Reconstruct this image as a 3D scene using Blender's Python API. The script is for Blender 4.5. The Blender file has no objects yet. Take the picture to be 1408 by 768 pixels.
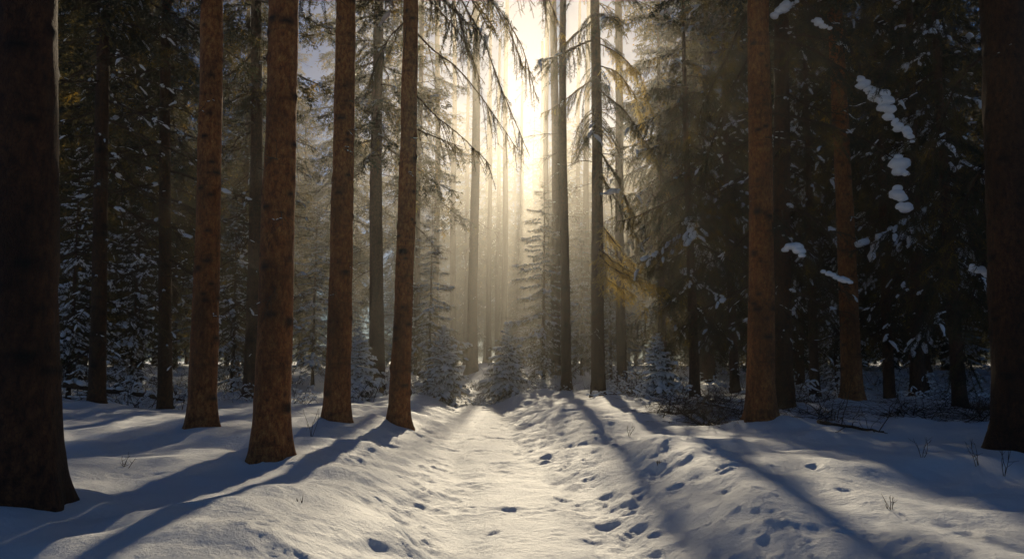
import bpy, math, random
import numpy as np
from mathutils import Vector, Matrix
random.seed(7)
R = np.random.default_rng(7)
C = bpy.context.scene.collection
F = 1095.0; PITCH = math.atan(111/1095.0); CZ = 1.4
# ---------------------------------------------------------------- noise / ground
_tabs = {}
def vn(x, y, seed=0):
    if seed not in _tabs: _tabs[seed] = np.random.default_rng(100+seed).random((256, 256))
    T = _tabs[seed]
    xi = np.floor(x).astype(int); yi = np.floor(y).astype(int)
    u = x-xi; v = y-yi; u = u*u*(3-2*u); v = v*v*(3-2*v)
    a = T[xi % 256, yi % 256]; b = T[(xi+1) % 256, yi % 256]; c = T[xi % 256, (yi+1) % 256]; d = T[(xi+1) % 256, (yi+1) % 256]
    return (a*(1-u)+b*u)*(1-v)+(c*(1-u)+d*u)*v-0.5
def sstep(a, b, x):
    t = np.clip((x-a)/(b-a), 0, 1); return t*t*(3-2*t)
def path_c(y):
    y = np.clip(y, -20, 60); return 0.50-0.062*y+0.12*np.sin(y*0.33)-0.0016*np.maximum(y-14, 0)**2
def hbase(x, y):
    x = np.asarray(x, float); y = np.asarray(y, float)
    s0 = x-path_c(y)
    s = np.abs(s0)+0.5*vn(x*0.55, y*0.55, 1)+0.25*vn(x*1.7, y*1.3, 2)
    bank = sstep(0.65, 1.9, s)
    h = 0.34*bank
    h = h+bank*(0.28*vn(x*0.42+9, y*0.42, 3)+0.17*vn(x*1.15, y*1.0, 4)+0.08*vn(x*2.9, y*2.7, 5))
    mid = np.exp(-((s-1.2)/0.7)**2)
    h = h+mid*(0.09*vn(x*2.1, y*1.7, 9)+0.06*vn(x*4.6, y*4.0, 10)+0.014*vn(x*10, y*9, 11))
    h = h+0.026*vn(x*2.3, y*1.1, 6)+0.014*vn(x*6, y*5, 7)+0.007*vn(x*15, y*14, 8)
    h = h-0.04*(1-bank)*np.exp(-((np.abs(s0)-0.55)/0.22)**2)
    h = h+0.45*sstep(25, 42, y)+0.25*sstep(27, 30, y)*sstep(5, 1, np.abs(x+1))
    return h
def H(x, y): return float(hbase(np.array([x]), np.array([y]))[0])
def ray(px, py, Y):
    cp, sp = math.cos(PITCH), math.sin(PITCH)
    dx = px-704; dy = 384-py
    d = (dx, F*cp-dy*sp, F*sp+dy*cp)
    t = Y/d[1]
    return np.array([d[0]*t, Y, CZ+d[2]*t])
def ground_at(px, py):
    for k in range(3000):
        Y = 3+k*0.02
        p = ray(px, py, Y)
        if p[2] <= H(p[0], p[1]): return p
    return p
def gx(px, Y):
    p = ray(px, 520, Y); return np.array([p[0], Y, H(p[0], Y)])
# ---------------------------------------------------------------- mesh helpers
class G:
    def __init__(s): s.v = []; s.f = []; s.m = []; s.n = 0
    def add(s, V, Fc, m=0):
        if len(V) == 0: return
        s.v.append(np.asarray(V, float)); s.f.append(np.asarray(Fc, int)+s.n); s.m.append(np.full(len(Fc), m)); s.n += len(V)
    def arr(s):
        if not s.v: return np.zeros((0, 3)), np.zeros((0, 3), int), np.zeros(0, int)
        return np.concatenate(s.v), np.concatenate(s.f), np.concatenate(s.m)
def mesh(name, g, mats, smooth=True, attr=None):
    V, Fc, M = g.arr() if isinstance(g, G) else g
    me = bpy.data.meshes.new(name)
    me.vertices.add(len(V)); me.vertices.foreach_set('co', V.astype(np.float32).ravel())
    k = Fc.shape[1]
    me.loops.add(len(Fc)*k); me.loops.foreach_set('vertex_index', Fc.astype(np.int32).ravel())
    me.polygons.add(len(Fc)); me.polygons.foreach_set('loop_start', (np.arange(len(Fc))*k).astype(np.int32))
    me.polygons.foreach_set('material_index', M.astype(np.int32))
    me.polygons.foreach_set('use_smooth', np.full(len(Fc), smooth))
    for m in mats: me.materials.append(m)
    if attr is not None:
        a = me.attributes.new('knot', 'FLOAT', 'POINT'); a.data.foreach_set('value', attr.astype(np.float32))
    me.update(calc_edges=True); me.validate()
    return me
def obj(name, me, parent=None, loc=None, rot=None, scale=None):
    o = bpy.data.objects.new(name, me); C.objects.link(o)
    if parent: o.parent = parent
    if loc is not None: o.location = loc
    if rot is not None: o.rotation_euler = rot
    if scale is not None: o.scale = (scale,)*3 if isinstance(scale, (int, float)) else scale
    if name == 'snow': o['kind'] = 'stuff'
    return o
def tag(o, label, cat, group=None, kind=None):
    if label: o['label'] = label
    if cat: o['category'] = cat
    if group: o['group'] = group
    if kind: o['kind'] = kind
    return o
def thing(name, loc, label, cat, group=None, rz=0, scale=1):
    o = bpy.data.objects.new(name, None); C.objects.link(o); o.empty_display_size = 0.2
    o.location = loc; o.rotation_euler = (0, 0, rz); o.scale = (scale,)*3
    return tag(o, label, cat, group)
def norm(a): return a/np.maximum(np.linalg.norm(a, axis=-1, keepdims=True), 1e-9)
def tube(P, rad, n=5, cap=True):
    P = np.asarray(P, float); rad = np.broadcast_to(np.asarray(rad, float), (len(P),))
    T = norm(np.gradient(P, axis=0))
    ref = np.array([0, 0, 1.0]) if abs(T[:, 2]).mean() < 0.8 else np.array([0, 1.0, 0])
    A = norm(np.cross(T, ref)); B = np.cross(T, A)
    th = np.arange(n)*2*math.pi/n
    V = P[:, None]+rad[:, None, None]*(np.cos(th)[None, :, None]*A[:, None]+np.sin(th)[None, :, None]*B[:, None])
    V = V.reshape(-1, 3); k = len(P)
    i = np.arange(k-1)[:, None]*n; j = np.arange(n)[None]; j2 = (j+1) % n
    a = (i+j).ravel(); b = (i+j2).ravel(); c = (i+n+j2).ravel(); d = (i+n+j).ravel()
    Fc = np.concatenate([np.stack([a, c, b], 1), np.stack([a, d, c], 1)])
    if cap:
        V = np.concatenate([V, P[[0, -1]]]); e = k*n
        j = np.arange(n); j2 = (j+1) % n
        Fc = np.concatenate([Fc, np.stack([np.full(n, e), j, j2], 1), np.stack([np.full(n, e+1), (k-1)*n+j2, (k-1)*n+j], 1)])
    return V, Fc
def resample(P, sp):
    P = np.asarray(P); d = np.concatenate([[0], np.cumsum(np.linalg.norm(np.diff(P, axis=0), axis=1))])
    n = max(2, int(d[-1]/sp)); s = np.linspace(0, d[-1], n)
    Q = np.stack([np.interp(s, d, P[:, k]) for k in range(3)], 1)
    return Q, norm(np.gradient(Q, axis=0))
def needles(g, P, sp, ln, w, rep, mat):
    Q, T = resample(P, sp)
    Q = np.repeat(Q, rep, 0); T = np.repeat(T, rep, 0)
    r = R.normal(size=Q.shape); r = norm(r-T*(r*T).sum(1, keepdims=True)); r[:, 2] *= 0.55
    d = norm(T*0.75+r)
    side = norm(np.cross(d, R.normal(size=d.shape)))
    L = ln*(0.6+0.8*R.random((len(Q), 1)))
    Q = Q+R.normal(size=Q.shape)*sp*0.3
    V = np.stack([Q-side*w/2, Q+side*w/2, Q+d*L], 1).reshape(-1, 3)
    g.add(V, np.arange(len(V)).reshape(-1, 3), mat)
def snowline(g, P, r, mat, cov=0.7):
    # short lumpy pads of snow on the upper side of a twig, only where it is not steep
    Q, T = resample(P, max(0.03, r*1.2))
    n = len(Q); i = 0
    while i < n-2:
        L = R.integers(3, 6)
        if R.random() < cov*max(0, 1-1.3*abs(T[i, 2])):
            seg = Q[i:min(n, i+L)]
            if len(seg) >= 3:
                k = len(seg); rr = r*(0.6+1.0*R.random(k))*np.sqrt(np.sin(np.linspace(0.25, math.pi-0.25, k)))
                V, Fc = tube(seg+np.array([0, 0, r*0.45])+R.normal(size=3)*r*0.3, rr, 5)
                g.add(V, Fc, mat)
        i += L
_ico = None
def blob(g, c, s, mat, amp=0.45, rz=0.0):
    global _ico
    import bmesh
    if _ico is None:
        bm = bmesh.new(); bmesh.ops.create_icosphere(bm, subdivisions=3, radius=1)
        _ico = (np.array([v.co[:] for v in bm.verts]), np.array([[v.index for v in f.verts] for f in bm.faces])); bm.free()
    V, Fc = _ico
    o = R.random(3)*50
    n = vn(V[:, 0]*1.6+o[0], V[:, 1]*1.6+o[1], 20)+vn(V[:, 1]*1.6+o[2], V[:, 2]*1.6+o[0], 21)+0.5*vn(V[:, 0]*4+o[1], V[:, 2]*4+o[1], 22)
    W = V*(1+amp*n[:, None]); W[:, 2] = np.where(W[:, 2] < 0, W[:, 2]*0.6, W[:, 2])
    W = W*np.asarray(s); ca, sa = math.cos(rz), math.sin(rz)
    W = np.stack([W[:, 0]*ca-W[:, 1]*sa, W[:, 0]*sa+W[:, 1]*ca, W[:, 2]], 1)+np.asarray(c)
    g.add(W, Fc, mat)
# ---------------------------------------------------------------- materials
def mat(name):
    m = bpy.data.materials.new(name); m.use_nodes = True; nt = m.node_tree
    return m, nt, nt.nodes['Principled BSDF'], nt.nodes['Material Output']
def nd(nt, t, **k):
    n = nt.nodes.new(t)
    for a, b in k.items(): setattr(n, a, b)
    return n
def ramp(nt, src, stops):
    r = nd(nt, 'ShaderNodeValToRGB'); e = r.color_ramp.elements
    while len(e) < len(stops): e.new(0.5)
    for i, (p, c) in enumerate(stops): e[i].position = p; e[i].color = (*c, 1)
    nt.links.new(src, r.inputs[0]); return r
def mapping(nt, scale):
    tc = nd(nt, 'ShaderNodeTexCoord'); mp = nd(nt, 'ShaderNodeMapping'); mp.inputs['Scale'].default_value = scale
    nt.links.new(tc.outputs['Object'], mp.inputs[0]); return mp.outputs[0]
def noise(nt, vec, sc, det=6, rough=0.6):
    n = nd(nt, 'ShaderNodeTexNoise'); n.inputs['Scale'].default_value = sc; n.inputs['Detail'].default_value = det; n.inputs['Roughness'].default_value = rough
    nt.links.new(vec, n.inputs['Vector']); return n.outputs['Fac']
def bark_mat(name, dark, mid, light):
    m, nt, b, out = mat(name); L = nt.links
    v1 = mapping(nt, (1, 1, 0.5)); v2 = mapping(nt, (1, 1, 0.35)); v3 = mapping(nt, (0.5, 0.5, 3.0))
    n1 = noise(nt, v1, 22, 8, 0.65); n2 = noise(nt, v2, 2.2, 3); n3 = noise(nt, v3, 2.2, 4, 0.7)
    vo = nd(nt, 'ShaderNodeTexVoronoi', feature='DISTANCE_TO_EDGE'); vo.inputs['Scale'].default_value = 42
    ad = nd(nt, 'ShaderNodeVectorMath', operation='ADD'); nn = nd(nt, 'ShaderNodeTexNoise'); nn.inputs['Scale'].default_value = 12
    L.new(v1, nn.inputs['Vector']); sc = nd(nt, 'ShaderNodeVectorMath', operation='SCALE'); sc.inputs['Scale'].default_value = 0.10
    L.new(nn.outputs['Color'], sc.inputs[0]); L.new(v1, ad.inputs[0]); L.new(sc.outputs[0], ad.inputs[1]); L.new(ad.outputs[0], vo.inputs['Vector'])
    cr = ramp(nt, n1, [(0.30, dark), (0.47, mid), (0.72, light)])
    er = ramp(nt, vo.outputs['Distance'], [(0.0, (0.35,)*3), (0.12, (1,)*3)])
    mx = nd(nt, 'ShaderNodeMix', data_type='RGBA', blend_type='MULTIPLY'); mx.inputs['Factor'].default_value = 0.7
    L.new(cr.outputs[0], mx.inputs['A']); L.new(er.outputs[0], mx.inputs['B'])
    br = ramp(nt, n2, [(0.3, (0.36, 0.36, 0.38)), (0.6, (1.1, 1.05, 1.0))])
    m2 = nd(nt, 'ShaderNodeMix', data_type='RGBA', blend_type='MULTIPLY'); m2.inputs['Factor'].default_value = 0.9
    L.new(mx.outputs['Result'], m2.inputs['A']); L.new(br.outputs[0], m2.inputs['B'])
    rg = ramp(nt, n3, [(0.36, (0.45, 0.42, 0.42)), (0.45, (1, 1, 1))])
    m4 = nd(nt, 'ShaderNodeMix', data_type='RGBA', blend_type='MULTIPLY'); m4.inputs['Factor'].default_value = 0.6
    L.new(m2.outputs['Result'], m4.inputs['A']); L.new(rg.outputs[0], m4.inputs['B'])
    at = nd(nt, 'ShaderNodeAttribute', attribute_name='knot')
    m3 = nd(nt, 'ShaderNodeMix', data_type='RGBA'); L.new(at.outputs['Fac'], m3.inputs['Factor'])
    L.new(m4.outputs['Result'], m3.inputs['A']); m3.inputs['B'].default_value = (dark[0]*0.2, dark[1]*0.2, dark[2]*0.2, 1)
    L.new(m3.outputs['Result'], b.inputs['Base Color']); b.inputs['Roughness'].default_value = 0.75; b.inputs['Specular IOR Level'].default_value = 0.35
    mt = nd(nt, 'ShaderNodeMath', operation='MULTIPLY_ADD'); L.new(er.outputs[0], mt.inputs[0]); mt.inputs[1].default_value = 0.4; L.new(n1, mt.inputs[2])
    bp = nd(nt, 'ShaderNodeBump'); bp.inputs['Strength'].default_value = 1.0; bp.inputs['Distance'].default_value = 0.018
    L.new(mt.outputs[0], bp.inputs['Height']); L.new(bp.outputs[0], b.inputs['Normal'])
    return m
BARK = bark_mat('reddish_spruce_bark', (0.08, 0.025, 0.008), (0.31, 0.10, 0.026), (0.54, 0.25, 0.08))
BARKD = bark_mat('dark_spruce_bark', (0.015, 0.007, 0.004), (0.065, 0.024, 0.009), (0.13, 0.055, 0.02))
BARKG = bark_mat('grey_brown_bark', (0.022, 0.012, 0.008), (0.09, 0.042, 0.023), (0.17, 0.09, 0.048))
def simple(name, stops, sc, rough=0.8, bump=0.0, bsc=60, dist=0.01, spec=0.3):
    m, nt, b, out = mat(name); L = nt.links
    v = mapping(nt, (1, 1, 1)); cr = ramp(nt, noise(nt, v, sc), stops); L.new(cr.outputs[0], b.inputs['Base Color'])
    b.inputs['Roughness'].default_value = rough; b.inputs['Specular IOR Level'].default_value = spec
    if bump:
        bp = nd(nt, 'ShaderNodeBump'); bp.inputs['Strength'].default_value = bump; bp.inputs['Distance'].default_value = dist
        L.new(noise(nt, v, bsc, 7, 0.7), bp.inputs['Height']); L.new(bp.outputs[0], b.inputs['Normal'])
    return m
TWIG = simple('dark_twig_wood', [(0.3, (0.025, 0.015, 0.010)), (0.7, (0.08, 0.048, 0.028))], 8)
SNOW = simple('ground_snow', [(0.3, (0.83, 0.87, 0.93)), (0.7, (0.92, 0.94, 0.97))], 1.5, 0.66, 0.85, 18, 0.038, 0.55)
SNOWB = simple('branch_snow', [(0.3, (0.86, 0.89, 0.94)), (0.7, (0.92, 0.94, 0.96))], 6, 0.9, 0.4, 30, 0.008, 0.05)
def needle_mat(nm, base, trans, fac):
    m, nt, b, out = mat(nm); L = nt.links
    v = mapping(nt, (1, 1, 1)); cr = ramp(nt, noise(nt, v, 1.3, 3), base)
    df = nd(nt, 'ShaderNodeBsdfDiffuse'); tr = nd(nt, 'ShaderNodeBsdfTranslucent'); mx = nd(nt, 'ShaderNodeMixShader'); mx.inputs[0].default_value = fac
    tc = ramp(nt, noise(nt, v, 1.3, 3), trans)
    L.new(cr.outputs[0], df.inputs[0]); L.new(tc.outputs[0], tr.inputs[0]); L.new(df.outputs[0], mx.inputs[1]); L.new(tr.outputs[0], mx.inputs[2]); L.new(mx.outputs[0], out.inputs['Surface'])
    return m
NEED = needle_mat('spruce_needles', [(0.3, (0.018, 0.032, 0.042)), (0.60, (0.034, 0.048, 0.048)), (0.78, (0.10, 0.09, 0.035))], [(0.38, (0.05, 0.06, 0.035)), (0.58, (0.22, 0.17, 0.05)), (0.70, (0.85, 0.55, 0.10))], 0.42)
GOLD = needle_mat('sunlit_spruce_needles', [(0.3, (0.22, 0.15, 0.035)), (0.7, (0.48, 0.33, 0.09))], [(0.3, (0.85, 0.60, 0.16)), (0.7, (0.98, 0.78, 0.28))], 0.5)  # brighter copy of the needles, golden sunlight painted into the colour
# ---------------------------------------------------------------- branch generators
def live_branch(L, nt=22, sp=0.035, ln=0.06, w=0.012, rep=2, hang=0.5, droop=0.3, snow=0.5, sub=True, wood=True, snr=0.02):
    g = G(); s = G()
    t = np.linspace(0, 1, 12)
    y = np.cumsum(R.normal(size=12)*0.015*L); y -= y[0]
    P = np.stack([L*t, y, -droop*L*t**1.5+0.16*L*t**3.5], 1)
    g.add(*tube(P, np.linspace(0.011*L+0.004, 0.003, 12), 5), 1)
    needles(g, P[3:], sp, ln, w, rep, 0)
    snowline(s, P[1:], snr*1.5, 0, min(1, snow*1.3))
    for k in range(nt):
        tt = 0.10+0.88*(k+R.random()*0.7)/nt
        p = np.array([np.interp(tt, t, P[:, a]) for a in range(3)])
        sd = 1 if k % 2 else -1
        l = L*(0.40*(1-tt)**0.75+0.07)*(0.6+0.7*R.random())
        u = np.linspace(0, 1, 6)
        dx = 0.5+0.3*R.random(); hg = hang*(0.5+R.random())
        Q = p+np.stack([l*dx*u, sd*l*0.85*u*(1-0.25*u), -hg*l*u**1.6+R.normal()*0.05*l*u], 1)
        if wood: g.add(*tube(Q, np.linspace(0.006, 0.002, 6), 3, False), 1)
        needles(g, Q, sp, ln, w, rep, 0)
        if R.random() < snow: snowline(s, Q, snr, 0, 0.8)
        if sub:
            for q in range(int(3+l*7)):
                uu = 0.2+0.75*R.random(); c = np.array([np.interp(uu, u, Q[:, a]) for a in range(3)])
                l2 = l*(0.22+0.25*R.random())*(1.1-uu*0.5); sd2 = 1 if q % 2 else -1
                v = np.linspace(0, 1, 4)
                D = np.stack([l2*(0.75)*v, l2*v*(sd*0.35+sd2*0.5), -(0.35+hg)*l2*v**1.3], 1)
                needles(g, c+D, sp, ln, w, rep, 0)
                if R.random() < snow*0.5: snowline(s, c+D, snr*0.8, 0, 0.6)
    return g.arr(), s.arr()
def dead_branch(L=1.0, subs=7):
    g = G(); s = G()
    def wander(p0, d, l, r, depth):
        k = 7; pts = [p0]; d = norm(d)
        for i in range(k):
            d = norm(d+R.normal(size=3)*0.14+np.array([0, 0, -0.05])); pts.append(pts[-1]+d*l/k)
        pts = np.array(pts); g.add(*tube(pts, np.linspace(r, r*0.25, len(pts)), 4), 0)
        if depth < 2 and R.random() < 0.5: snowline(s, pts, max(0.006, r*0.9), 0, 0.5)
        if depth < 2:
            for q in range(subs if depth == 0 else 4):
                i = R.integers(2, k); dd = norm(pts[i+1]-pts[i]); pr = R.normal(size=3); pr -= dd*(pr@dd); pr[2] *= 0.5
                wander(pts[i], dd*0.8+norm(pr)*0.8, l*(0.25+0.3*R.random()), r*0.45, depth+1)
    wander(np.zeros(3), np.array([1, 0, -0.12]), L, 0.010, 0)
    return g.arr(), s.arr()
def xf(A, M, t):
    V, Fc, m = A; return (V@M.T+t, Fc, m)
def rotm(az, pitch, roll=0):
    ca, sa, cp, sp, cr, sr = math.cos(az), math.sin(az), math.cos(pitch), math.sin(pitch), math.cos(roll), math.sin(roll)
    Rz = np.array([[ca, -sa, 0], [sa, ca, 0], [0, 0, 1]]); Ry = np.array([[cp, 0, -sp], [0, 1, 0], [sp, 0, cp]]); Rx = np.array([[1, 0, 0], [0, cr, -sr], [0, sr, cr]])
    return Rz@Ry@Rx
def crown(Hh, base, Rad, nb, vars_, p0=-0.35, p1=0.35, top_pow=0.8, jit=0.3):
    g = G(); s = G()
    for i in range(nb):
        f = (i+R.random())/nb
        z = base+(Hh-base)*f**0.92
        Lb = Rad*((1-f)**top_pow*0.93+0.05)*(1-jit/2+jit*R.random()*1.2)
        if f < 0.12: Lb *= 0.6+0.4*R.random()
        (A, S) = vars_[R.integers(len(vars_))]
        az = i*2.39996+R.normal()*0.25
        M = rotm(az, p0+(p1-p0)*f+R.normal()*0.08, R.normal()*0.15)*Lb
        t = np.array([0, 0, z])
        g.add(*xf(A, M, t)); s.add(*xf(S, M, t))
    return g, s
def trunk_geo(Hh, r0, lean=(0, 0), flare=0.3, sides=40, dz=0.06, fine_to=10, knots=60, taper=0.72, bend=0.04):
    zs = np.concatenate([np.arange(-0.5, fine_to, dz), np.linspace(fine_to, Hh, 24)])
    th = np.arange(sides)*2*math.pi/sides
    Z, TH = np.meshgrid(zs, th, indexing='ij')
    ph = R.random()*6; nf = R.integers(4, 7)
    zz = np.maximum(Z, 0)
    r = r0*(1-taper*np.clip(Z, 0, None)/Hh)
    fl = flare*np.exp(-zz/(r0*0.9))*(1+0.6*np.cos(nf*TH+ph)+0.35*np.cos(2*TH+ph*2))+0.13*np.exp(-zz/(r0*5))
    r = r*(1+fl)
    o = R.random()*40
    cx, cy = np.cos(TH), np.sin(TH)
    r = r*(1+0.10*vn(cx*1.3+o, zz*1.2+cy, 30)+0.07*vn(cx*3+o, cy*3+zz*3.1, 31)+0.04*vn(cx*7+o+cy*5, zz*9, 32))
    kn = np.zeros_like(r)
    for k in range(knots):
        kz = 0.5+R.random()*(fine_to-0.6); ka = R.random()*2*math.pi
        da = (TH-ka+math.pi) % (2*math.pi)-math.pi
        sz = 0.02+0.03*R.random()
        e = np.exp(-((Z-kz)/sz)**2-((da*r0)/(sz*1.5))**2)
        r = r+e*0.02; kn = np.maximum(kn, np.exp(-((Z-kz)/(sz*0.9))**2-((da*r0)/(sz*1.9))**2))
    bx = bend*np.sin(zs*0.35+ph)-bend*math.sin(ph); by = bend*np.cos(zs*0.3+ph)-bend*math.cos(ph)
    X = r*cx+(lean[0]*zs+bx)[:, None]; Y = r*cy+(lean[1]*zs+by)[:, None]
    V = np.stack([X, Y, Z], 2).reshape(-1, 3)
    k = len(zs); n = sides
    i = np.arange(k-1)[:, None]*n; j = np.arange(n)[None]; j2 = (j+1) % n
    a = (i+j).ravel(); b = (i+j2).ravel(); c = (i+n+j2).ravel(); d = (i+n+j).ravel()
    Fc = np.stack([a, b, c, d], 1)
    axis = lambda z: np.array([lean[0]*z+np.interp(z, zs, bx), lean[1]*z+np.interp(z, zs, by), z])
    return (V, Fc, np.zeros(len(Fc), int)), np.clip(kn*1.3, 0, 1).ravel(), axis
# variants
NEARV = [live_branch(1.0, nt=26, sp=0.016, ln=0.030, w=0.007, rep=2, hang=0.75, droop=0.30, snow=0.08, snr=0.018) for k in range(5)]
MIXV = NEARV[:4]+[live_branch(1.0, nt=26, sp=0.016, ln=0.030, w=0.007, rep=2, hang=0.55, droop=0.34, snow=0.45, snr=0.030) for k in range(2)]
SNOWV = [live_branch(1.0, nt=22, sp=0.018, ln=0.030, w=0.007, rep=2, hang=0.45, droop=0.36, snow=0.7, snr=0.026) for k in range(4)]
YV = [live_branch(1.0, nt=20, sp=0.022, ln=0.040, w=0.009, rep=2, hang=0.45, droop=0.36, snow=1.0, snr=0.055) for k in range(4)]
FARV = [live_branch(1.0, nt=16, sp=0.035, ln=0.05, w=0.016, rep=2, hang=0.7, droop=0.32, snow=0.08, snr=0.014, sub=True, wood=False) for k in range(4)]
SPARV = [live_branch(1.0, nt=14, sp=0.03, ln=0.028, w=0.006, rep=1, hang=0.6, droop=0.35, snow=0.25, snr=0.012) for k in range(4)]
def cmesh(nm, gs):
    g, s = gs
    return (mesh(nm+'_crown', g, [NEED, TWIG], False), mesh(nm+'_snow', s, [SNOWB], True))
HIGH = [cmesh('high', crown(20, 8.2, 2.5, 60, FARV, -0.3, 0.3, 0.6, 0.6)) for k in range(2)]
AIRY = [cmesh('airy', crown(22, 8.0, n_, 36, NEARV, -0.5, 0.3, 0.5, 0.7)) for n_ in (2.4, 1.9)]
MIDS = [cmesh('mid', crown(15, 2.2, 2.1, n, MIXV, -0.5, 0.25, 0.8, 0.6)) for n in (66, 80)]
MIDN = [cmesh('midn', crown(9, 0.5, 1.7, 85, SNOWV, -0.15, 0.4, 0.8, 0.8)) for k in range(3)]
YNG = [cmesh('young', crown(2.5, 0.08, 1.0, 95, YV, -0.25, 0.7, 0.8, 0.6)) for k in range(2)]
FARC = [cmesh('far', crown(25, b, 2.8, n, FARV, -0.35, 0.3, 0.5, 0.9)) for b, n in ((2.0, 140), (6.0, 100), (1.0, 150))]
LOWB = [cmesh('low', crown(10, 1.2, 1.9, 38, SPARV, -0.3, 0.0, 0.15, 0.7)) for k in range(3)]
def trunk_mesh(nm, Hh, r0, m, **k):
    A, kn, ax = trunk_geo(Hh, r0, **k)
    return mesh(nm, A, [m], True, kn), ax
TR_MID = [trunk_mesh('trunk', 15, 0.14, BARKG, sides=16, dz=0.15, fine_to=8, knots=10, taper=0.9)[0] for k in range(2)]
TR_MN = trunk_mesh('trunk', 9, 0.08, BARKG, sides=12, dz=0.15, fine_to=6, knots=6, taper=0.92)[0]
TR_Y = trunk_mesh('trunk', 2.4, 0.03, BARKG, sides=8, dz=0.1, fine_to=1.6, knots=0, taper=0.9)[0]
TR_FAR = [trunk_mesh('trunk', 25, 0.2, BARKG, sides=16, dz=0.2, fine_to=14, knots=20, taper=0.85, bend=0.10)[0] for k in range(2)]
DEAD = []
for k in range(8):
    a, s = dead_branch()
    DEAD.append((mesh('dead_branch', a, [TWIG], True), mesh('snow', s, [SNOWB], True) if len(s[0]) else None))
# ---------------------------------------------------------------- tall trunks
def tall(px, Y, wpx, xtop, label, ndead, bark=BARK, cr=1, low=None, Hh=20, knots=60, zlo=1.8, flare=0.3, group=None):
    b = gx(px, Y); b[0] = ray(px, 560, Y)[0]; b[2] = H(b[0], Y)
    T = ray(xtop, 0, Y); lean = ((T[0]-b[0])/(T[2]-b[2]), 0)
    r0 = wpx/F*Y/2*0.95
    near = Y < 18
    if Y > 30: Hh = 32
    root = thing('spruce_tree', b, label, 'tree', group)
    me, ax = trunk_mesh('trunk', Hh, r0, bark, lean=lean, flare=flare, sides=48 if near else 24, dz=0.05 if near else 0.12, fine_to=9 if Y < 20 else 14, knots=knots, taper=0.55)
    obj('trunk', me, root)
    for k in range(ndead):
        z = zlo+(min(9, 1.4+0.5*Y)-zlo)*((k+R.random())/ndead)
        m, s = DEAD[R.integers(8)]
        az = R.random()*6.283
        sc = (0.25+0.7*R.random()) if Y < 15 else (0.5+1.3*R.random())
        p = ax(z)
        o = obj('branch', m, root, p, (0, 0.15+0.25*R.normal(), az), sc)
        if s: obj('snow', s, o)
    if cr:
        c, s = HIGH[R.integers(2)] if cr == 1 else AIRY[cr-2]; rz = R.random()*6
        o = obj('crown', c, root, (lean[0]*9+0, 0, 0), (0, 0, rz)); obj('snow', s, o)
    if low is not None:
        c, s = LOWB[low % 3]; o = obj('side_branches', c, root, (lean[0]*4, 0, 0), (0, 0, R.random()*6), (1, 1, 1)); obj('snow', s, o)
    return root, ax, b
TALL = {}
spec = [
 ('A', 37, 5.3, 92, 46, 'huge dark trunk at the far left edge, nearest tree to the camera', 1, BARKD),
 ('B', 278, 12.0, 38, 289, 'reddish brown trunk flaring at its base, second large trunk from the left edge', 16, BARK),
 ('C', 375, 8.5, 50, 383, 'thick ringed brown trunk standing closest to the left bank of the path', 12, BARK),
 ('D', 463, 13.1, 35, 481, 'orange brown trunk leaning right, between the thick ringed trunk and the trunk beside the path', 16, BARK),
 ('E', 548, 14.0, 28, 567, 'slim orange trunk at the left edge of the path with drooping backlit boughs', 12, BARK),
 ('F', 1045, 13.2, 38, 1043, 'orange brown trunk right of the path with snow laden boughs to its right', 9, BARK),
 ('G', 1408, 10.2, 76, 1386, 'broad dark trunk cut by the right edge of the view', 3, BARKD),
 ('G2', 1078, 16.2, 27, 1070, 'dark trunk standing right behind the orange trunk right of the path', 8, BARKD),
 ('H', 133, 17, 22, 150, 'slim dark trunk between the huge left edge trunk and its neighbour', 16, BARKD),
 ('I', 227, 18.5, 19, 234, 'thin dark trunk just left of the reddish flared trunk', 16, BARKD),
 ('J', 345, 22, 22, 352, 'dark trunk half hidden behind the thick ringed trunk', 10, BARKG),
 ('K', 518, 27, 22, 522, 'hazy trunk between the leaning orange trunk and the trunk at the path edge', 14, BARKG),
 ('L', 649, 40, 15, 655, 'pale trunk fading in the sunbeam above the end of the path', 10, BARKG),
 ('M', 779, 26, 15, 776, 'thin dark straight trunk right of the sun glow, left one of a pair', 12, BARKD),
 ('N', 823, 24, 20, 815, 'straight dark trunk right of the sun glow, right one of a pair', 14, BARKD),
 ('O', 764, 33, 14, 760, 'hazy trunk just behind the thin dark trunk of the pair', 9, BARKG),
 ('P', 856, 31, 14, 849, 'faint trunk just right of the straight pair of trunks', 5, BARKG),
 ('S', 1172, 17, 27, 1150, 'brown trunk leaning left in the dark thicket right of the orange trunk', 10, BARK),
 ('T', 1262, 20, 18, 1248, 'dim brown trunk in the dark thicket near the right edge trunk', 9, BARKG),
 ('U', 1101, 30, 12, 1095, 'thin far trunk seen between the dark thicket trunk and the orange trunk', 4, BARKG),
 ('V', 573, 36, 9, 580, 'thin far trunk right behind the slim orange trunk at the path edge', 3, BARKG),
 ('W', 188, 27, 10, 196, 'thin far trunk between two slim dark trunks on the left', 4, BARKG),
]
for i, (k, px, Y, w, xt, lab, nd_, bk) in enumerate(spec):
    low = i if k in 'HIJTUW' or k == 'G2' else None
    cr = 2 if k in ('E', 'D') else 3 if k == 'N' else (0 if k in 'LOPM' else 1)
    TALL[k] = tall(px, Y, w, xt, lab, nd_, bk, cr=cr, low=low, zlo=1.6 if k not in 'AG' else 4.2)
for px, Y in ((598, 44), (622, 58), (672, 66), (692, 58), (748, 50), (742, 76), (792, 60), (640, 74), (805, 48), (574, 62), (760, 84), (668, 92), (716, 88), (684, 76)):
    tall(px, Y, 10 if Y < 60 else 8, px+4, 'thin misty trunk in the backlit haze at the end of the clearing', 3, BARKG, cr=int(Y > 73 or px in (574, 792)), group='thin misty trunks in the backlit haze', knots=5)
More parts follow.
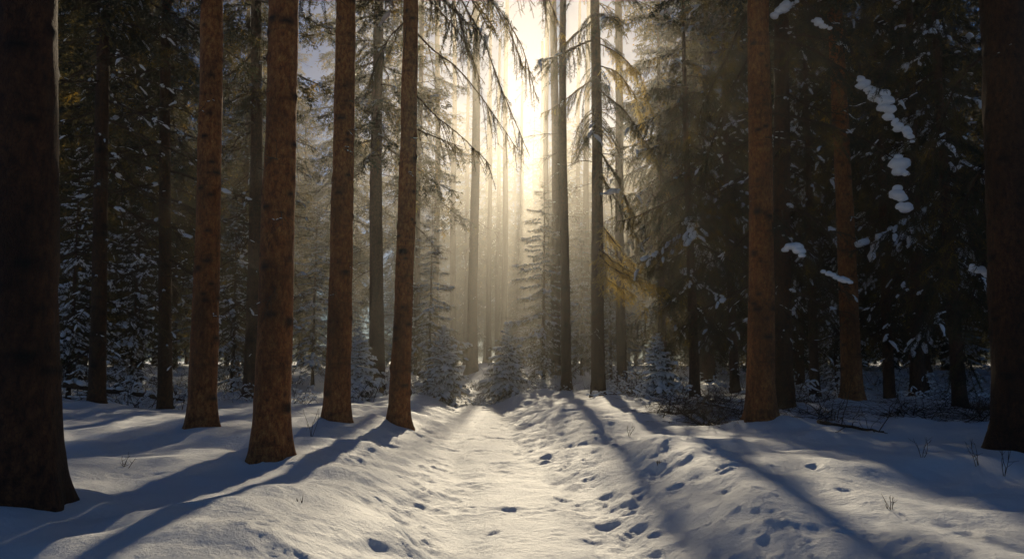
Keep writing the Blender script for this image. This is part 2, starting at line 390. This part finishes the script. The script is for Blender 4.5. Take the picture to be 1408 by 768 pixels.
# ---- long boughs drawn through real points
def bough(root, pts, r=0.02, twl=0.6, den=9, snow=0.1, hang=1.0, clumps=(), name='bough', nl=0.045, nw=0.009, nm=None):
    b = root.location
    P = np.array(pts)-np.array(b[:])
    Q, _ = resample(P, 0.12)
    ker = np.ones(5)/5
    for a in range(3): Q[2:-2, a] = np.convolve(Q[:, a], ker, 'valid')
    Q[1:, 2] += np.cumsum(R.normal(size=len(Q)-1))*0.012
    g = G(); s = G(); n = len(Q)
    g.add(*tube(Q, np.linspace(r, 0.005, n), 6), 1)
    needles(g, Q[n//4:], 0.02, nl, nw, 2, 0)
    tot = n*0.12
    T = norm(np.gradient(Q, axis=0))
    for k in range(int(tot*den)):
        f = 0.08+0.90*R.random(); i = min(n-2, int(f*n)); sd = 1 if k % 2 else -1
        side = norm(np.cross(T[i], [0, 0, 1])); l = twl*(0.35+0.9*R.random())*(1.15-f*0.6)
        u = np.linspace(0, 1, 7)[:, None]
        W = Q[i]+l*(T[i]*0.6*u+side*sd*0.45*u+np.array([0, 0, -1])*hang*(0.3+0.8*R.random())*u**1.5)+R.normal(size=3)*0.05*u
        g.add(*tube(W, np.linspace(0.008, 0.003, 7), 3, False), 1)
        needles(g, W[1:], 0.016, nl, nw, 2, 0)
        if R.random() < snow: snowline(s, W, 0.026, 0, 0.9)
        for q in range(5):
            j = R.integers(1, 6); l2 = l*0.4*(0.5+R.random()); v = np.linspace(0, 1, 4)[:, None]
            D = W[j]+l2*(norm(R.normal(size=3)*np.array([1, 1, 0.2]))*0.8*v+np.array([0, 0, -0.7])*hang*v**1.4)
            needles(g, D, 0.016, nl, nw, 2, 0)
    o = obj(name, mesh(name, g, [nm or NEED, TWIG], False), root)
    for (cp, rad) in clumps:            # snow lying along a stretch of the bough
        cp = np.array(cp)-np.array(b[:]); CQ, _ = resample(cp, 0.05)
        o1 = R.random()*30
        for q, c in enumerate(CQ):
            env = 0.55+0.9*(vn(np.array([q*0.45+o1]), np.array([0.3]), 50)[0]+0.5)
            rr = rad*env*math.sqrt(math.sin(math.pi*(q+0.7)/(len(CQ)+0.4)))
            blob(s, c+R.normal(size=3)*rad*np.array([.25, .4, .12]), np.array([0.95, 1.0, 0.8])*rr, 0, 0.28, R.random()*6)
    if s.v: obj('snow', mesh('snow', s, [SNOWB], True), o)
    return o
rE = TALL['E'][0]
for pts in ([(568, -60, 14), (620, -20, 13.7), (665, 60, 13.4), (700, 150, 13.2), (728, 218, 13)],
            [(568, 40, 14), (600, 75, 14.2), (640, 110, 14.4), (680, 165, 14.5), (712, 210, 14.6)],
            [(566, -140, 14), (630, -90, 14), (690, -50, 14), (735, 10, 14)],
            [(566, -170, 14), (640, -130, 14.3), (710, -70, 14.5), (755, 0, 14.6), (775, 50, 14.6)],
            [(566, -110, 14), (620, -60, 14.4), (670, -10, 14.8), (705, 50, 15), (722, 100, 15)],
            [(566, -190, 14), (640, -160, 13.6), (700, -110, 13.4), (740, -50, 13.2), (752, 20, 13.2)],
            [(566, -80, 14), (630, -50, 13.2), (690, 10, 12.8), (720, 60, 12.6), (738, 130, 12.6)],
            [(564, 120, 14), (590, 150, 13.8), (640, 190, 13.6), (675, 225, 13.4)],
            [(563, 175, 14), (600, 190, 14.3), (635, 205, 14.5)],
            [(570, -20, 14), (600, 10, 14.2), (640, 50, 14.3), (660, 110, 14.3)],
            [(570, -90, 14), (600, -40, 13.4), (630, 10, 13.2), (645, 70, 13)],
            [(565, 20, 14), (530, 60, 13.6), (505, 120, 13.4)]):
    bough(rE, [ray(*p) for p in pts], 0.016, 0.6, 10, 0.04, 1.1, nl=0.032, nw=0.006)
rF = TALL['F'][0]
def rp(*a): return [ray(*p) for p in a]
bough(rF, rp((1050, 50, 13.2), (1120, 70, 13.1), (1185, 108, 12.8), (1225, 150, 12.6), (1260, 195, 12.4)), 0.028, 0.7, 12, 0.2, 1.0,
      [(rp((1180, 108, 12.5), (1200, 124, 12.4), (1220, 146, 12.3), (1226, 168, 12.3)), 0.115), (rp((1226, 168, 12.3), (1246, 180, 12.2), (1258, 192, 12.1)), 0.075)])
bough(rF, rp((1050, 150, 13.2), (1130, 165, 13.0), (1200, 195, 12.6), (1240, 225, 12.4), (1248, 295, 12.3)), 0.028, 0.7, 12, 0.2, 1.0,
      [(rp((1236, 218, 12.1), (1242, 240, 12.1)), 0.13), (rp((1230, 262, 12), (1242, 274, 12), (1248, 290, 12)), 0.13)])
bough(rF, rp((1050, 280, 13.2), (1085, 315, 13.0), (1120, 360, 12.6), (1170, 395, 12.4)), 0.02, 0.6, 12, 0.2, 1.0,
      [(rp((1080, 340, 12.7), (1094, 338, 12.7), (1104, 352, 12.6)), 0.10), (rp((1134, 374, 12.4), (1150, 380, 12.3), (1168, 388, 12.2)), 0.07)])
bough(rF, rp((1040, -10, 13.2), (1010, 60, 13.4), (975, 130, 13.2), (940, 210, 13.2)), 0.022, 0.6, 12, 0.2, 1.0)
bough(rF, rp((1040, 60, 13.2), (1000, 130, 13.6), (970, 220, 13.6), (955, 300, 13.6)), 0.022, 0.5, 10, 0.2, 1.0)
bough(rF, rp((1045, -80, 13.2), (1090, -10, 13.1), (1130, 30, 12.8), (1165, 60, 12.6)), 0.022, 0.6, 10, 0.4, 1.0,
      [(rp((1064, 24, 13), (1080, 8, 13), (1094, 4, 12.9)), 0.09), (rp((1118, 28, 12.7), (1140, 40, 12.6)), 0.07)])
rG = TALL['G'][0]
for pts in ([(1380, 60, 10.2), (1320, 100, 10.6), (1290, 180, 11), (1275, 260, 11.2)],
            [(1380, 200, 10.2), (1340, 240, 10.8), (1310, 330, 11.3), (1290, 420, 11.6)],
            [(1380, -60, 10.2), (1310, -20, 10.8), (1250, 40, 11.3), (1210, 110, 11.6)],
            [(1380, 330, 10.2), (1350, 360, 11), (1330, 430, 11.6), (1320, 500, 12)],
            [(1380, -150, 10.2), (1290, -100, 10.8), (1220, -40, 11.3), (1180, 30, 11.6)]):
    bough(rG, [ray(*p) for p in pts], 0.025, 0.75, 14, 0.1, 1.0, [(rp((1336, 366, 10.8), (1364, 382, 10.8)), 0.06)] if pts[0][1] == 330 else ())
rN = TALL['N'][0]
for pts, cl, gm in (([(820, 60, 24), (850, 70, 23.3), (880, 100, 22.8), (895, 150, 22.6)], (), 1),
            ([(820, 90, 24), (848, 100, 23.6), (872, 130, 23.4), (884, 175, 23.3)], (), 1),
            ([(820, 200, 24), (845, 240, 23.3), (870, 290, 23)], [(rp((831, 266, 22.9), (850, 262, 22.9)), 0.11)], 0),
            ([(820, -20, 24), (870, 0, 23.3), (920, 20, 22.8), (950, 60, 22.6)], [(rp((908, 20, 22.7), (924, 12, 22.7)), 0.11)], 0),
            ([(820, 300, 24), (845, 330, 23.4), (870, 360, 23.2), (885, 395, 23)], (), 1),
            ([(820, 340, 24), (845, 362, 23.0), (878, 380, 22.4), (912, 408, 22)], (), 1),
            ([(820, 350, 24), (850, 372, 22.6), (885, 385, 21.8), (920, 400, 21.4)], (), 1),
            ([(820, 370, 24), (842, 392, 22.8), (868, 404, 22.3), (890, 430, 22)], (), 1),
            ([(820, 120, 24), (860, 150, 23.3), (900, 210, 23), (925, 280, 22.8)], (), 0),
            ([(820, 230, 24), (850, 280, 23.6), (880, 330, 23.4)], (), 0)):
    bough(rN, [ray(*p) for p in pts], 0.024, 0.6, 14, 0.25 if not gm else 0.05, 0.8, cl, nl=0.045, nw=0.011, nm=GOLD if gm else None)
# ---------------------------------------------------------------- leafy spruces
def spruce(name, px, Y, kind, label, group=None, scale=1.0, zs=1.0, X=None):
    b = gx(px, Y)
    if X is not None: b = np.array([X, Y, H(X, Y)])
    root = thing(name, b-np.array([0, 0, 0.03]), label, 'tree', group, R.random()*6.28)
    root.scale = (scale, scale, scale*zs)
    if kind == 'mid': t = TR_MID[R.integers(2)]; c, s = MIDS[R.integers(2)]
    elif kind == 'midn': t = TR_MN; c, s = MIDN[R.integers(3)]
    elif kind == 'young': t = TR_Y; c, s = YNG[R.integers(2)]
    else: t = TR_FAR[R.integers(2)]; c, s = FARC[R.integers(3)]
    obj('trunk', t, root); o = obj('crown', c, root); obj('snow', s, o)
    return root
spruce('spruce_tree', 955, 20.5, 'mid', 'dense drooping spruce right of the path beside the straight trunk pair', scale=0.95)
spruce('spruce_tree', 912, 32, 'mid', 'spruce standing behind the dense drooping one, nearer the trunk pair', scale=1.3)
spruce('spruce_tree', 1010, 27, 'mid', 'dark spruce filling the gap left of the orange trunk on the right', scale=1.15)
spruce('spruce_tree', 1120, 23, 'mid', 'dark spruce in the gap right of the doubled orange trunks', scale=1.0)
spruce('spruce_tree', 1222, 21, 'mid', 'dark spruce between the two thicket trunks on the right', scale=1.05)
spruce('spruce_tree', 1318, 16.5, 'mid', 'black green spruce filling the thicket beside the right edge trunk', scale=1.0)
spruce('spruce_tree', 747, 31, 'midn', 'snow dusted spruce left of the thin dark trunk pair', scale=0.9)
spruce('spruce_tree', 590, 31, 'midn', 'snow laden spruce in the haze behind the slim orange trunk', scale=0.8)
spruce('spruce_tree', 800, 36, 'midn', 'hazy snow dusted spruce seen between the straight trunk pair', scale=0.9)
spruce('young_spruce', 610, 26, 'young', 'small snow covered spruce left of the end of the path', scale=1.0)
spruce('young_spruce', 697, 27, 'young', 'small snow covered spruce standing at the very end of the path', scale=0.95)
spruce('young_spruce', 905, 20.5, 'young', 'low snowy spruce under the dense drooping spruce', scale=0.7)
spruce('young_spruce', 492, 24, 'young', 'snowy young spruce behind the leaning orange trunk', scale=0.85)
spruce('spruce_tree', 430, 29, 'midn', 'snow dusted spruce in shade right of the thick ringed trunk', scale=0.8)
spruce('spruce_tree', 180, 25, 'midn', 'snow dusted spruce in the gap between the two slim dark trunks on the left', scale=0.8)
spruce('spruce_tree', 320, 27, 'midn', 'snow dusted spruce between the flared trunk and the thick ringed trunk', scale=0.8)
spruce('spruce_tree', 95, 22, 'midn', 'snow dusted spruce just right of the huge left edge trunk', scale=0.8)
spruce('spruce_tree', 1150, 27, 'midn', 'snow dusted spruce low behind the right thicket', scale=0.8)
for px, Y, sc in ((565, 40, 0.7), (730, 40, 0.4), (775, 44, 0.8), (840, 34, 0.8), (604, 50, 0.7), (715, 58, 0.5)):
    spruce('spruce_tree', px, Y, 'midn', 'low misty spruce in the backlit gap beyond the end of the path', 'low misty spruces beyond the end of the path', scale=sc)
for k in range(14):
    spruce('spruce_tree', -60+600*(k+R.random())/14, 36+24*R.random(), 'midn', 'low snow dusted spruce in the dim understorey left of the path', 'low spruces in the understorey left of the path', scale=0.5+0.45*R.random())
for k in range(16):
    spruce('spruce_tree', 870+600*(k+R.random())/16, 34+24*R.random(), 'midn', 'low snow dusted spruce in the dim understorey right of the path', 'low spruces in the understorey right of the path', scale=0.5+0.45*R.random())
# ---- deep forest
pts = []
tries = 0
while len(pts) < 145 and tries < 30000:
    tries += 1
    Y = 24+74*R.random()**0.9; px = -250+R.random()*1900
    X = (px-704)/F*Y
    inside = 560 < px < 840
    if inside and Y < 72: continue
    if 525 < px < 885 and Y < 52: continue
    if Y < 42 and -8.2 < X < 7.0: continue
    mind = 2.8
    if any((X-a)**2+(Y-b)**2 < mind**2 for a, b, *_ in pts): continue
    pts.append((X, Y, px, inside))
for k in range(5):
    px = 648+32*k+R.normal()*5; Y = 88+10*R.random(); pts.append(((px-704)/F*Y, Y, px, True))
for X, Y, px, inside in pts:
    if inside:
        e = (190+75*R.random()+(70 if 610 < px < 730 else 0)) if Y < 88 else 130+60*R.random()
        spruce('spruce_tree', px, Y, 'far', 'hazy distant spruce below the sun at the end of the clearing', 'hazy distant spruces below the sun', scale=(1.4+Y*((495-e)/F))/25, X=X)
    else:
        sd = 'left' if px < 704 else 'right'
        spruce('spruce_tree', px, Y, 'far', 'tall dark spruce deep in the shaded forest %s of the path' % sd, 'dark spruces deep in the forest %s of the path' % sd, scale=0.95+0.3*R.random(), X=X)
# ---------------------------------------------------------------- brushwood shrubs
def shrub_geo(h=0.7, n=14):
    g = G(); s = G()
    for k in range(n):
        d = norm(np.array([R.normal(), R.normal(), 0.9+R.random()*0.7])); p = np.array([R.normal()*0.12, R.normal()*0.12, -0.05]); l = h*(0.5+0.8*R.random())
        def w(p, d, l, r, dep):
            q = [p]
            for i in range(6): d = norm(d+R.normal(size=3)*0.2+np.array([0, 0, -0.10])); q.append(q[-1]+d*l/6)
            q = np.array(q); g.add(*tube(q, np.linspace(r, r*0.35, 7), 3, False), 0)
            if R.random() < 0.6: snowline(s, q, 0.014, 0, 1.0)
            if dep < 2:
                for a in range(3): i = R.integers(1, 6); w(q[i], d+R.normal(size=3)*0.6, l*0.45, r*0.55, dep+1)
        w(p, d, l, 0.007, 0)
    return mesh('twigs', g, [TWIG]), mesh('snow', s, [SNOWB])
SHR = [shrub_geo() for k in range(5)]
def shrub(px, Y, sc, label, group, X=None, nm='bare_shrub', flat=1.0):
    b = gx(px, Y)
    root = thing(nm, b, label, 'shrub', group, R.random()*6.28, sc)
    root.scale = (sc, sc, sc*flat)
    t, s = SHR[R.integers(5)]
    obj('twigs', t, root)
    if nm == 'bare_shrub': obj('snow', s, root)
for k in range(54):
    shrub(-30+R.random()*560, 19+14*R.random(), 0.8+0.9*R.random(), 'low tangle of bare twigs dusted with snow on the forest floor left of the path', 'bare shrubs left of the path')
for k in range(44):
    shrub(860+R.random()*560, 18+14*R.random(), 0.8+0.8*R.random(), 'low tangle of bare twigs dusted with snow on the forest floor right of the path', 'bare shrubs right of the path')
for k in range(34):
    shrub(560+R.random()*320, 25+6*R.random(), 0.6+0.6*R.random(), 'low snowy twigs growing across the far end of the path', 'bare shrubs at the far end of the path')
for k in range(46):
    shrub(910+R.random()*470, 13.8+4*R.random(), 1.0+0.7*R.random(), 'flat heap of dark brushwood on the snow at the foot of the right thicket', 'brushwood heaps at the foot of the right thicket', nm='brushwood_heap', flat=0.42)
def stalk(px, py, h, label):
    p = ground_at(px, py); g = G()
    for k in range(3):
        d = norm(np.array([R.normal()*0.35, R.normal()*0.2, 1.0])); q = [np.array([0, 0, -0.04])]
        for i in range(6): d = norm(d+R.normal(size=3)*0.16); q.append(q[-1]+d*h/6)
        q = np.array(q); g.add(*tube(q, np.linspace(0.004, 0.0015, 7), 4), 0)
        for a in range(3):
            i = R.integers(2, 6); dd = norm(d+R.normal(size=3)*0.7); g.add(*tube(np.array([q[i], q[i]+dd*h*0.15, q[i]+dd*h*0.28+np.array([0, 0, 0.01])]), [0.0025, 0.002, 0.001], 3), 0)
    tag(obj('twig_sprout', mesh('twig_sprout', g, [TWIG]), None, p), label, 'twig')
stalk(172, 642, 0.16, 'small dark twig poking from the snow left of the flared trunk')
stalk(428, 600, 0.45, 'thin bare sprout beside the foot of the thick ringed trunk')
stalk(412, 690, 0.08, 'tiny twig poking from the shaded snow below the thick ringed trunk')
stalk(1224, 700, 0.14, 'small twig cluster on the lit snow bank at lower right')
stalk(1268, 628, 0.28, 'thin curved sprout in the snow right of the fallen branch')
stalk(1380, 655, 0.40, 'bare forked sprout in front of the right edge trunk')
stalk(1345, 640, 0.35, 'bare leaning sprout just left of the right edge trunk')
stalk(905, 640, 0.10, 'small twig on the right bank beside the footprints')
stalk(1195, 592, 0.40, 'bare sprout behind the fallen branch')
stalk(865, 600, 0.25, 'thin sprout at the top of the right bank near the path end')
def fallen(name, p0, p1, r, label, cat, snow, subs):
    a = np.array(p0); b = np.array(p1); n = 14
    t = np.linspace(0, 1, n)[:, None]; P = (b-a)*t+R.normal(size=(n, 3))*r*0.25
    g = G(); g.add(*tube(P, r*(1-0.5*t[:, 0])*(1+0.15*R.normal(size=n)), 9), 0)
    for k in range(subs):
        i = R.integers(2, n-1); d = norm(R.normal(size=3)+np.array([0, 0, 0.5])); l = 0.3+0.6*R.random()
        q = [P[i]]
        for m_ in range(5): d = norm(d+R.normal(size=3)*0.2); q.append(q[-1]+d*l/5)
        g.add(*tube(np.array(q), np.linspace(r*0.3, 0.003, 6), 4), 0)
    root = thing(name, a, label, cat)
    obj('stem', mesh('stem', g, [TWIG]), root)
    if snow:
        s = G(); snowline(s, P+np.array([0, 0, r*0.6]), r*0.8, 0, 1.2); obj('snow', mesh('snow', s, [SNOWB]), root)
def gp(px, Y, dz): p = gx(px, Y); p[2] += dz; return p
fallen('fallen_log', gp(85, 19, 0.45), gp(255, 20.5, 0.12), 0.07, 'snow topped fallen log between the slim dark trunks on the left', 'log', True, 5)
fallen('fallen_branch', gp(1122, 12.6, 0.08), gp(1212, 11.4, 0.04), 0.027, 'dark fallen branch on the snow right of the doubled orange trunks', 'branch', False, 7)
fallen('fallen_branch', gp(960, 17, 0.06), gp(1015, 15.5, 0.1), 0.025, 'thin fallen branch on the bank left of the orange trunk', 'branch', True, 8)
# ---------------------------------------------------------------- ground sheet
ys = [2.0]
while ys[-1] < 300:
    y = ys[-1]; ys.append(y+(max(0.022, 0.0038*y) if y < 26 else 0.11*(y/26)**2.2))
ys = np.array(list(-np.geomspace(60, 0.5, 12))+[0.3, 0.9, 1.4, 1.7]+ys)
xs = [0.0]
while xs[-1] < 250:
    x = xs[-1]; xs.append(x+(0.026 if x < 4.2 else 0.026+(x-4.2)*0.035))
xs = np.array(xs); xs = np.concatenate([-xs[:0:-1], xs])
XX, YY = np.meshgrid(xs, ys, indexing='xy')
ZZ = hbase(XX, YY)
for k, (root, ax, b) in TALL.items():
    if b[1] < 24:
        d = np.sqrt((XX-b[0])**2+(YY-b[1])**2); ZZ += 0.12*np.exp(-(d/0.55)**2)-0.05*np.exp(-((d)/0.28)**2)
prints = []
def trail(off, y0, y1, step, jit, dm=0.03, s0=0.6):
    y = y0; sd = 1
    while y < y1:
        prints.append((float(path_c(y))+off+sd*0.10+R.normal()*jit, y+R.normal()*0.10, R.normal()*0.5, dm*(0.4+0.8*R.random()), s0+0.6*R.random())); y += step*(0.6+0.8*R.random()); sd = -sd
trail(-0.95, 4.6, 24, 0.6, 0.2, 0.026, 0.7); trail(0.8, 4.2, 24, 0.42, 0.22, 0.030, 0.8); trail(1.2, 4.2, 24, 0.40, 0.28, 0.032, 0.8); trail(1.8, 4.5, 20, 0.42, 0.35, 0.032, 0.7); trail(2.5, 5, 15, 0.6, 0.4, 0.03); trail(-1.5, 4.6, 14, 0.6, 0.3, 0.03)
for q in range(190): prints.append((float(path_c(8))+0.5+R.normal()*1.5, 4+18*R.random()**1.2, R.normal()*1.2, 0.008+0.016*R.random(), 0.5+1.0*R.random()))
for (x0, y0, a, dep, scl) in prints:
    i0, i1 = np.searchsorted(ys, [y0-0.5, y0+0.5]); j0, j1 = np.searchsorted(xs, [x0-0.5, x0+0.5])
    X = XX[i0:i1, j0:j1]-x0; Y = YY[i0:i1, j0:j1]-y0
    u = X*math.cos(a)+Y*math.sin(a); v = -X*math.sin(a)+Y*math.cos(a)
    wv = 1+1.2*vn(X*11+x0*9, Y*11+y0*7, 40)
    r = np.sqrt((u/(0.07*scl))**2+(v/(0.12*scl))**2)*wv
    ZZ[i0:i1, j0:j1] += -dep*(1-sstep(0.1, 1.7, r))+dep*0.35*np.exp(-((r-1.7)/0.45)**2)
V = np.stack([XX, YY, ZZ], 2).reshape(-1, 3)
nx = len(xs); ny = len(ys)
i = np.arange(ny-1)[:, None]*nx; j = np.arange(nx-1)[None]
a = (i+j).ravel(); Fq = np.stack([a, a+1, a+nx+1, a+nx], 1)
tag(obj('ground', mesh('ground', (V, Fq, np.zeros(len(Fq), int)), [SNOW], True)), 'snow covered forest floor with a trodden path between low banks', 'ground', kind='structure')
# ---------------------------------------------------------------- mist, thickening away from the near trees and thinning to the sides of the clearing
m = bpy.data.materials.new('forest_mist'); m.use_nodes = True; nt = m.node_tree
for n in list(nt.nodes):
    if n.type != 'OUTPUT_MATERIAL': nt.nodes.remove(n)
out = [n for n in nt.nodes if n.type == 'OUTPUT_MATERIAL'][0]
tc = nd(nt, 'ShaderNodeTexCoord'); sx = nd(nt, 'ShaderNodeSeparateXYZ'); nt.links.new(tc.outputs['Object'], sx.inputs[0])
def mrange(src, a, b, c, d):
    q = nd(nt, 'ShaderNodeMapRange', interpolation_type='SMOOTHSTEP')
    for k_, v_ in zip(('From Min', 'From Max', 'To Min', 'To Max'), (a, b, c, d)): q.inputs[k_].default_value = v_
    nt.links.new(src, q.inputs['Value']); return q.outputs['Result']
def mth(op, a, b):
    q = nd(nt, 'ShaderNodeMath', operation=op)
    for k_, v_ in enumerate((a, b)):
        if isinstance(v_, (int, float)): q.inputs[k_].default_value = v_
        else: nt.links.new(v_, q.inputs[k_])
    return q.outputs[0]
fy = mrange(sx.outputs['Y'], 14, 30, 0.10, 1.0)
ax_ = mth('ABSOLUTE', mth('ADD', sx.outputs['X'], 0.8), 0)
fx = mrange(ax_, 4, 14, 1.0, 0.12)
dens = mth('MULTIPLY', mth('MULTIPLY', fy, fx), 0.0068)
vs = nd(nt, 'ShaderNodeVolumeScatter'); vs.inputs['Anisotropy'].default_value = 0.70; vs.inputs['Color'].default_value = (1.0, 0.96, 0.88, 1)
nt.links.new(dens, vs.inputs['Density'])
nt.links.new(vs.outputs[0], out.inputs['Volume'])
x0, x1, y0, y1, z0, z1 = -18, 17, -8, 105, -3, 21
Vb = np.array([(x, y, z) for x in (x0, x1) for y in (y0, y1) for z in (z0, z1)], float)
Fb = np.array([(0, 1, 3, 2), (4, 6, 7, 5), (0, 4, 5, 1), (2, 3, 7, 6), (0, 2, 6, 4), (1, 5, 7, 3)])
tag(obj('mist', mesh('mist', (Vb, Fb, np.zeros(6, int)), [m], False)), 'thin sunlit mist hanging over the path between the trees', 'mist', kind='structure')
# ---------------------------------------------------------------- light, sky, camera
EL = math.radians(23.0); AZ = math.radians(1.2)
sv = Vector((math.sin(AZ)*math.cos(EL), math.cos(AZ)*math.cos(EL), math.sin(EL)))
sl = bpy.data.lights.new('sun', 'SUN'); sl.energy = 5.0; sl.angle = math.radians(0.9); sl.color = (1.0, 0.83, 0.57)
so = bpy.data.objects.new('sun', sl); C.objects.link(so); so.rotation_mode = 'QUATERNION'; so.rotation_quaternion = sv.to_track_quat('Z', 'Y'); so.location = sv*60
w = bpy.data.worlds.new('World'); bpy.context.scene.world = w; w.use_nodes = True; nt = w.node_tree
sk = nt.nodes.new('ShaderNodeTexSky'); sk.sky_type = 'NISHITA'; sk.sun_disc = False; sk.sun_elevation = EL; sk.sun_rotation = AZ; sk.dust_density = 0.1; sk.ozone_density = 4.0
tn = nt.nodes.new('ShaderNodeMix'); tn.data_type = 'RGBA'; tn.blend_type = 'MULTIPLY'; tn.inputs['Factor'].default_value = 1.0; tn.inputs['B'].default_value = (0.80, 0.96, 1.18, 1)
nt.links.new(sk.outputs[0], tn.inputs['A'])
bg = nt.nodes['Background']; bg.inputs['Strength'].default_value = 0.031; nt.links.new(tn.outputs['Result'], bg.inputs[0])
cd = bpy.data.cameras.new('camera'); cd.lens = 28; cd.sensor_width = 36; cd.clip_end = 1000; cd.clip_start = 0.05
co = bpy.data.objects.new('camera', cd); C.objects.link(co); co.location = (0, 0, CZ); co.rotation_euler = (math.pi/2+PITCH, 0, 0)
sc = bpy.context.scene; sc.camera = co
sc.view_settings.view_transform = 'Standard'; sc.view_settings.look = 'None'; sc.view_settings.exposure = 0
print('tris', sum(len(m.polygons) for m in bpy.data.meshes))
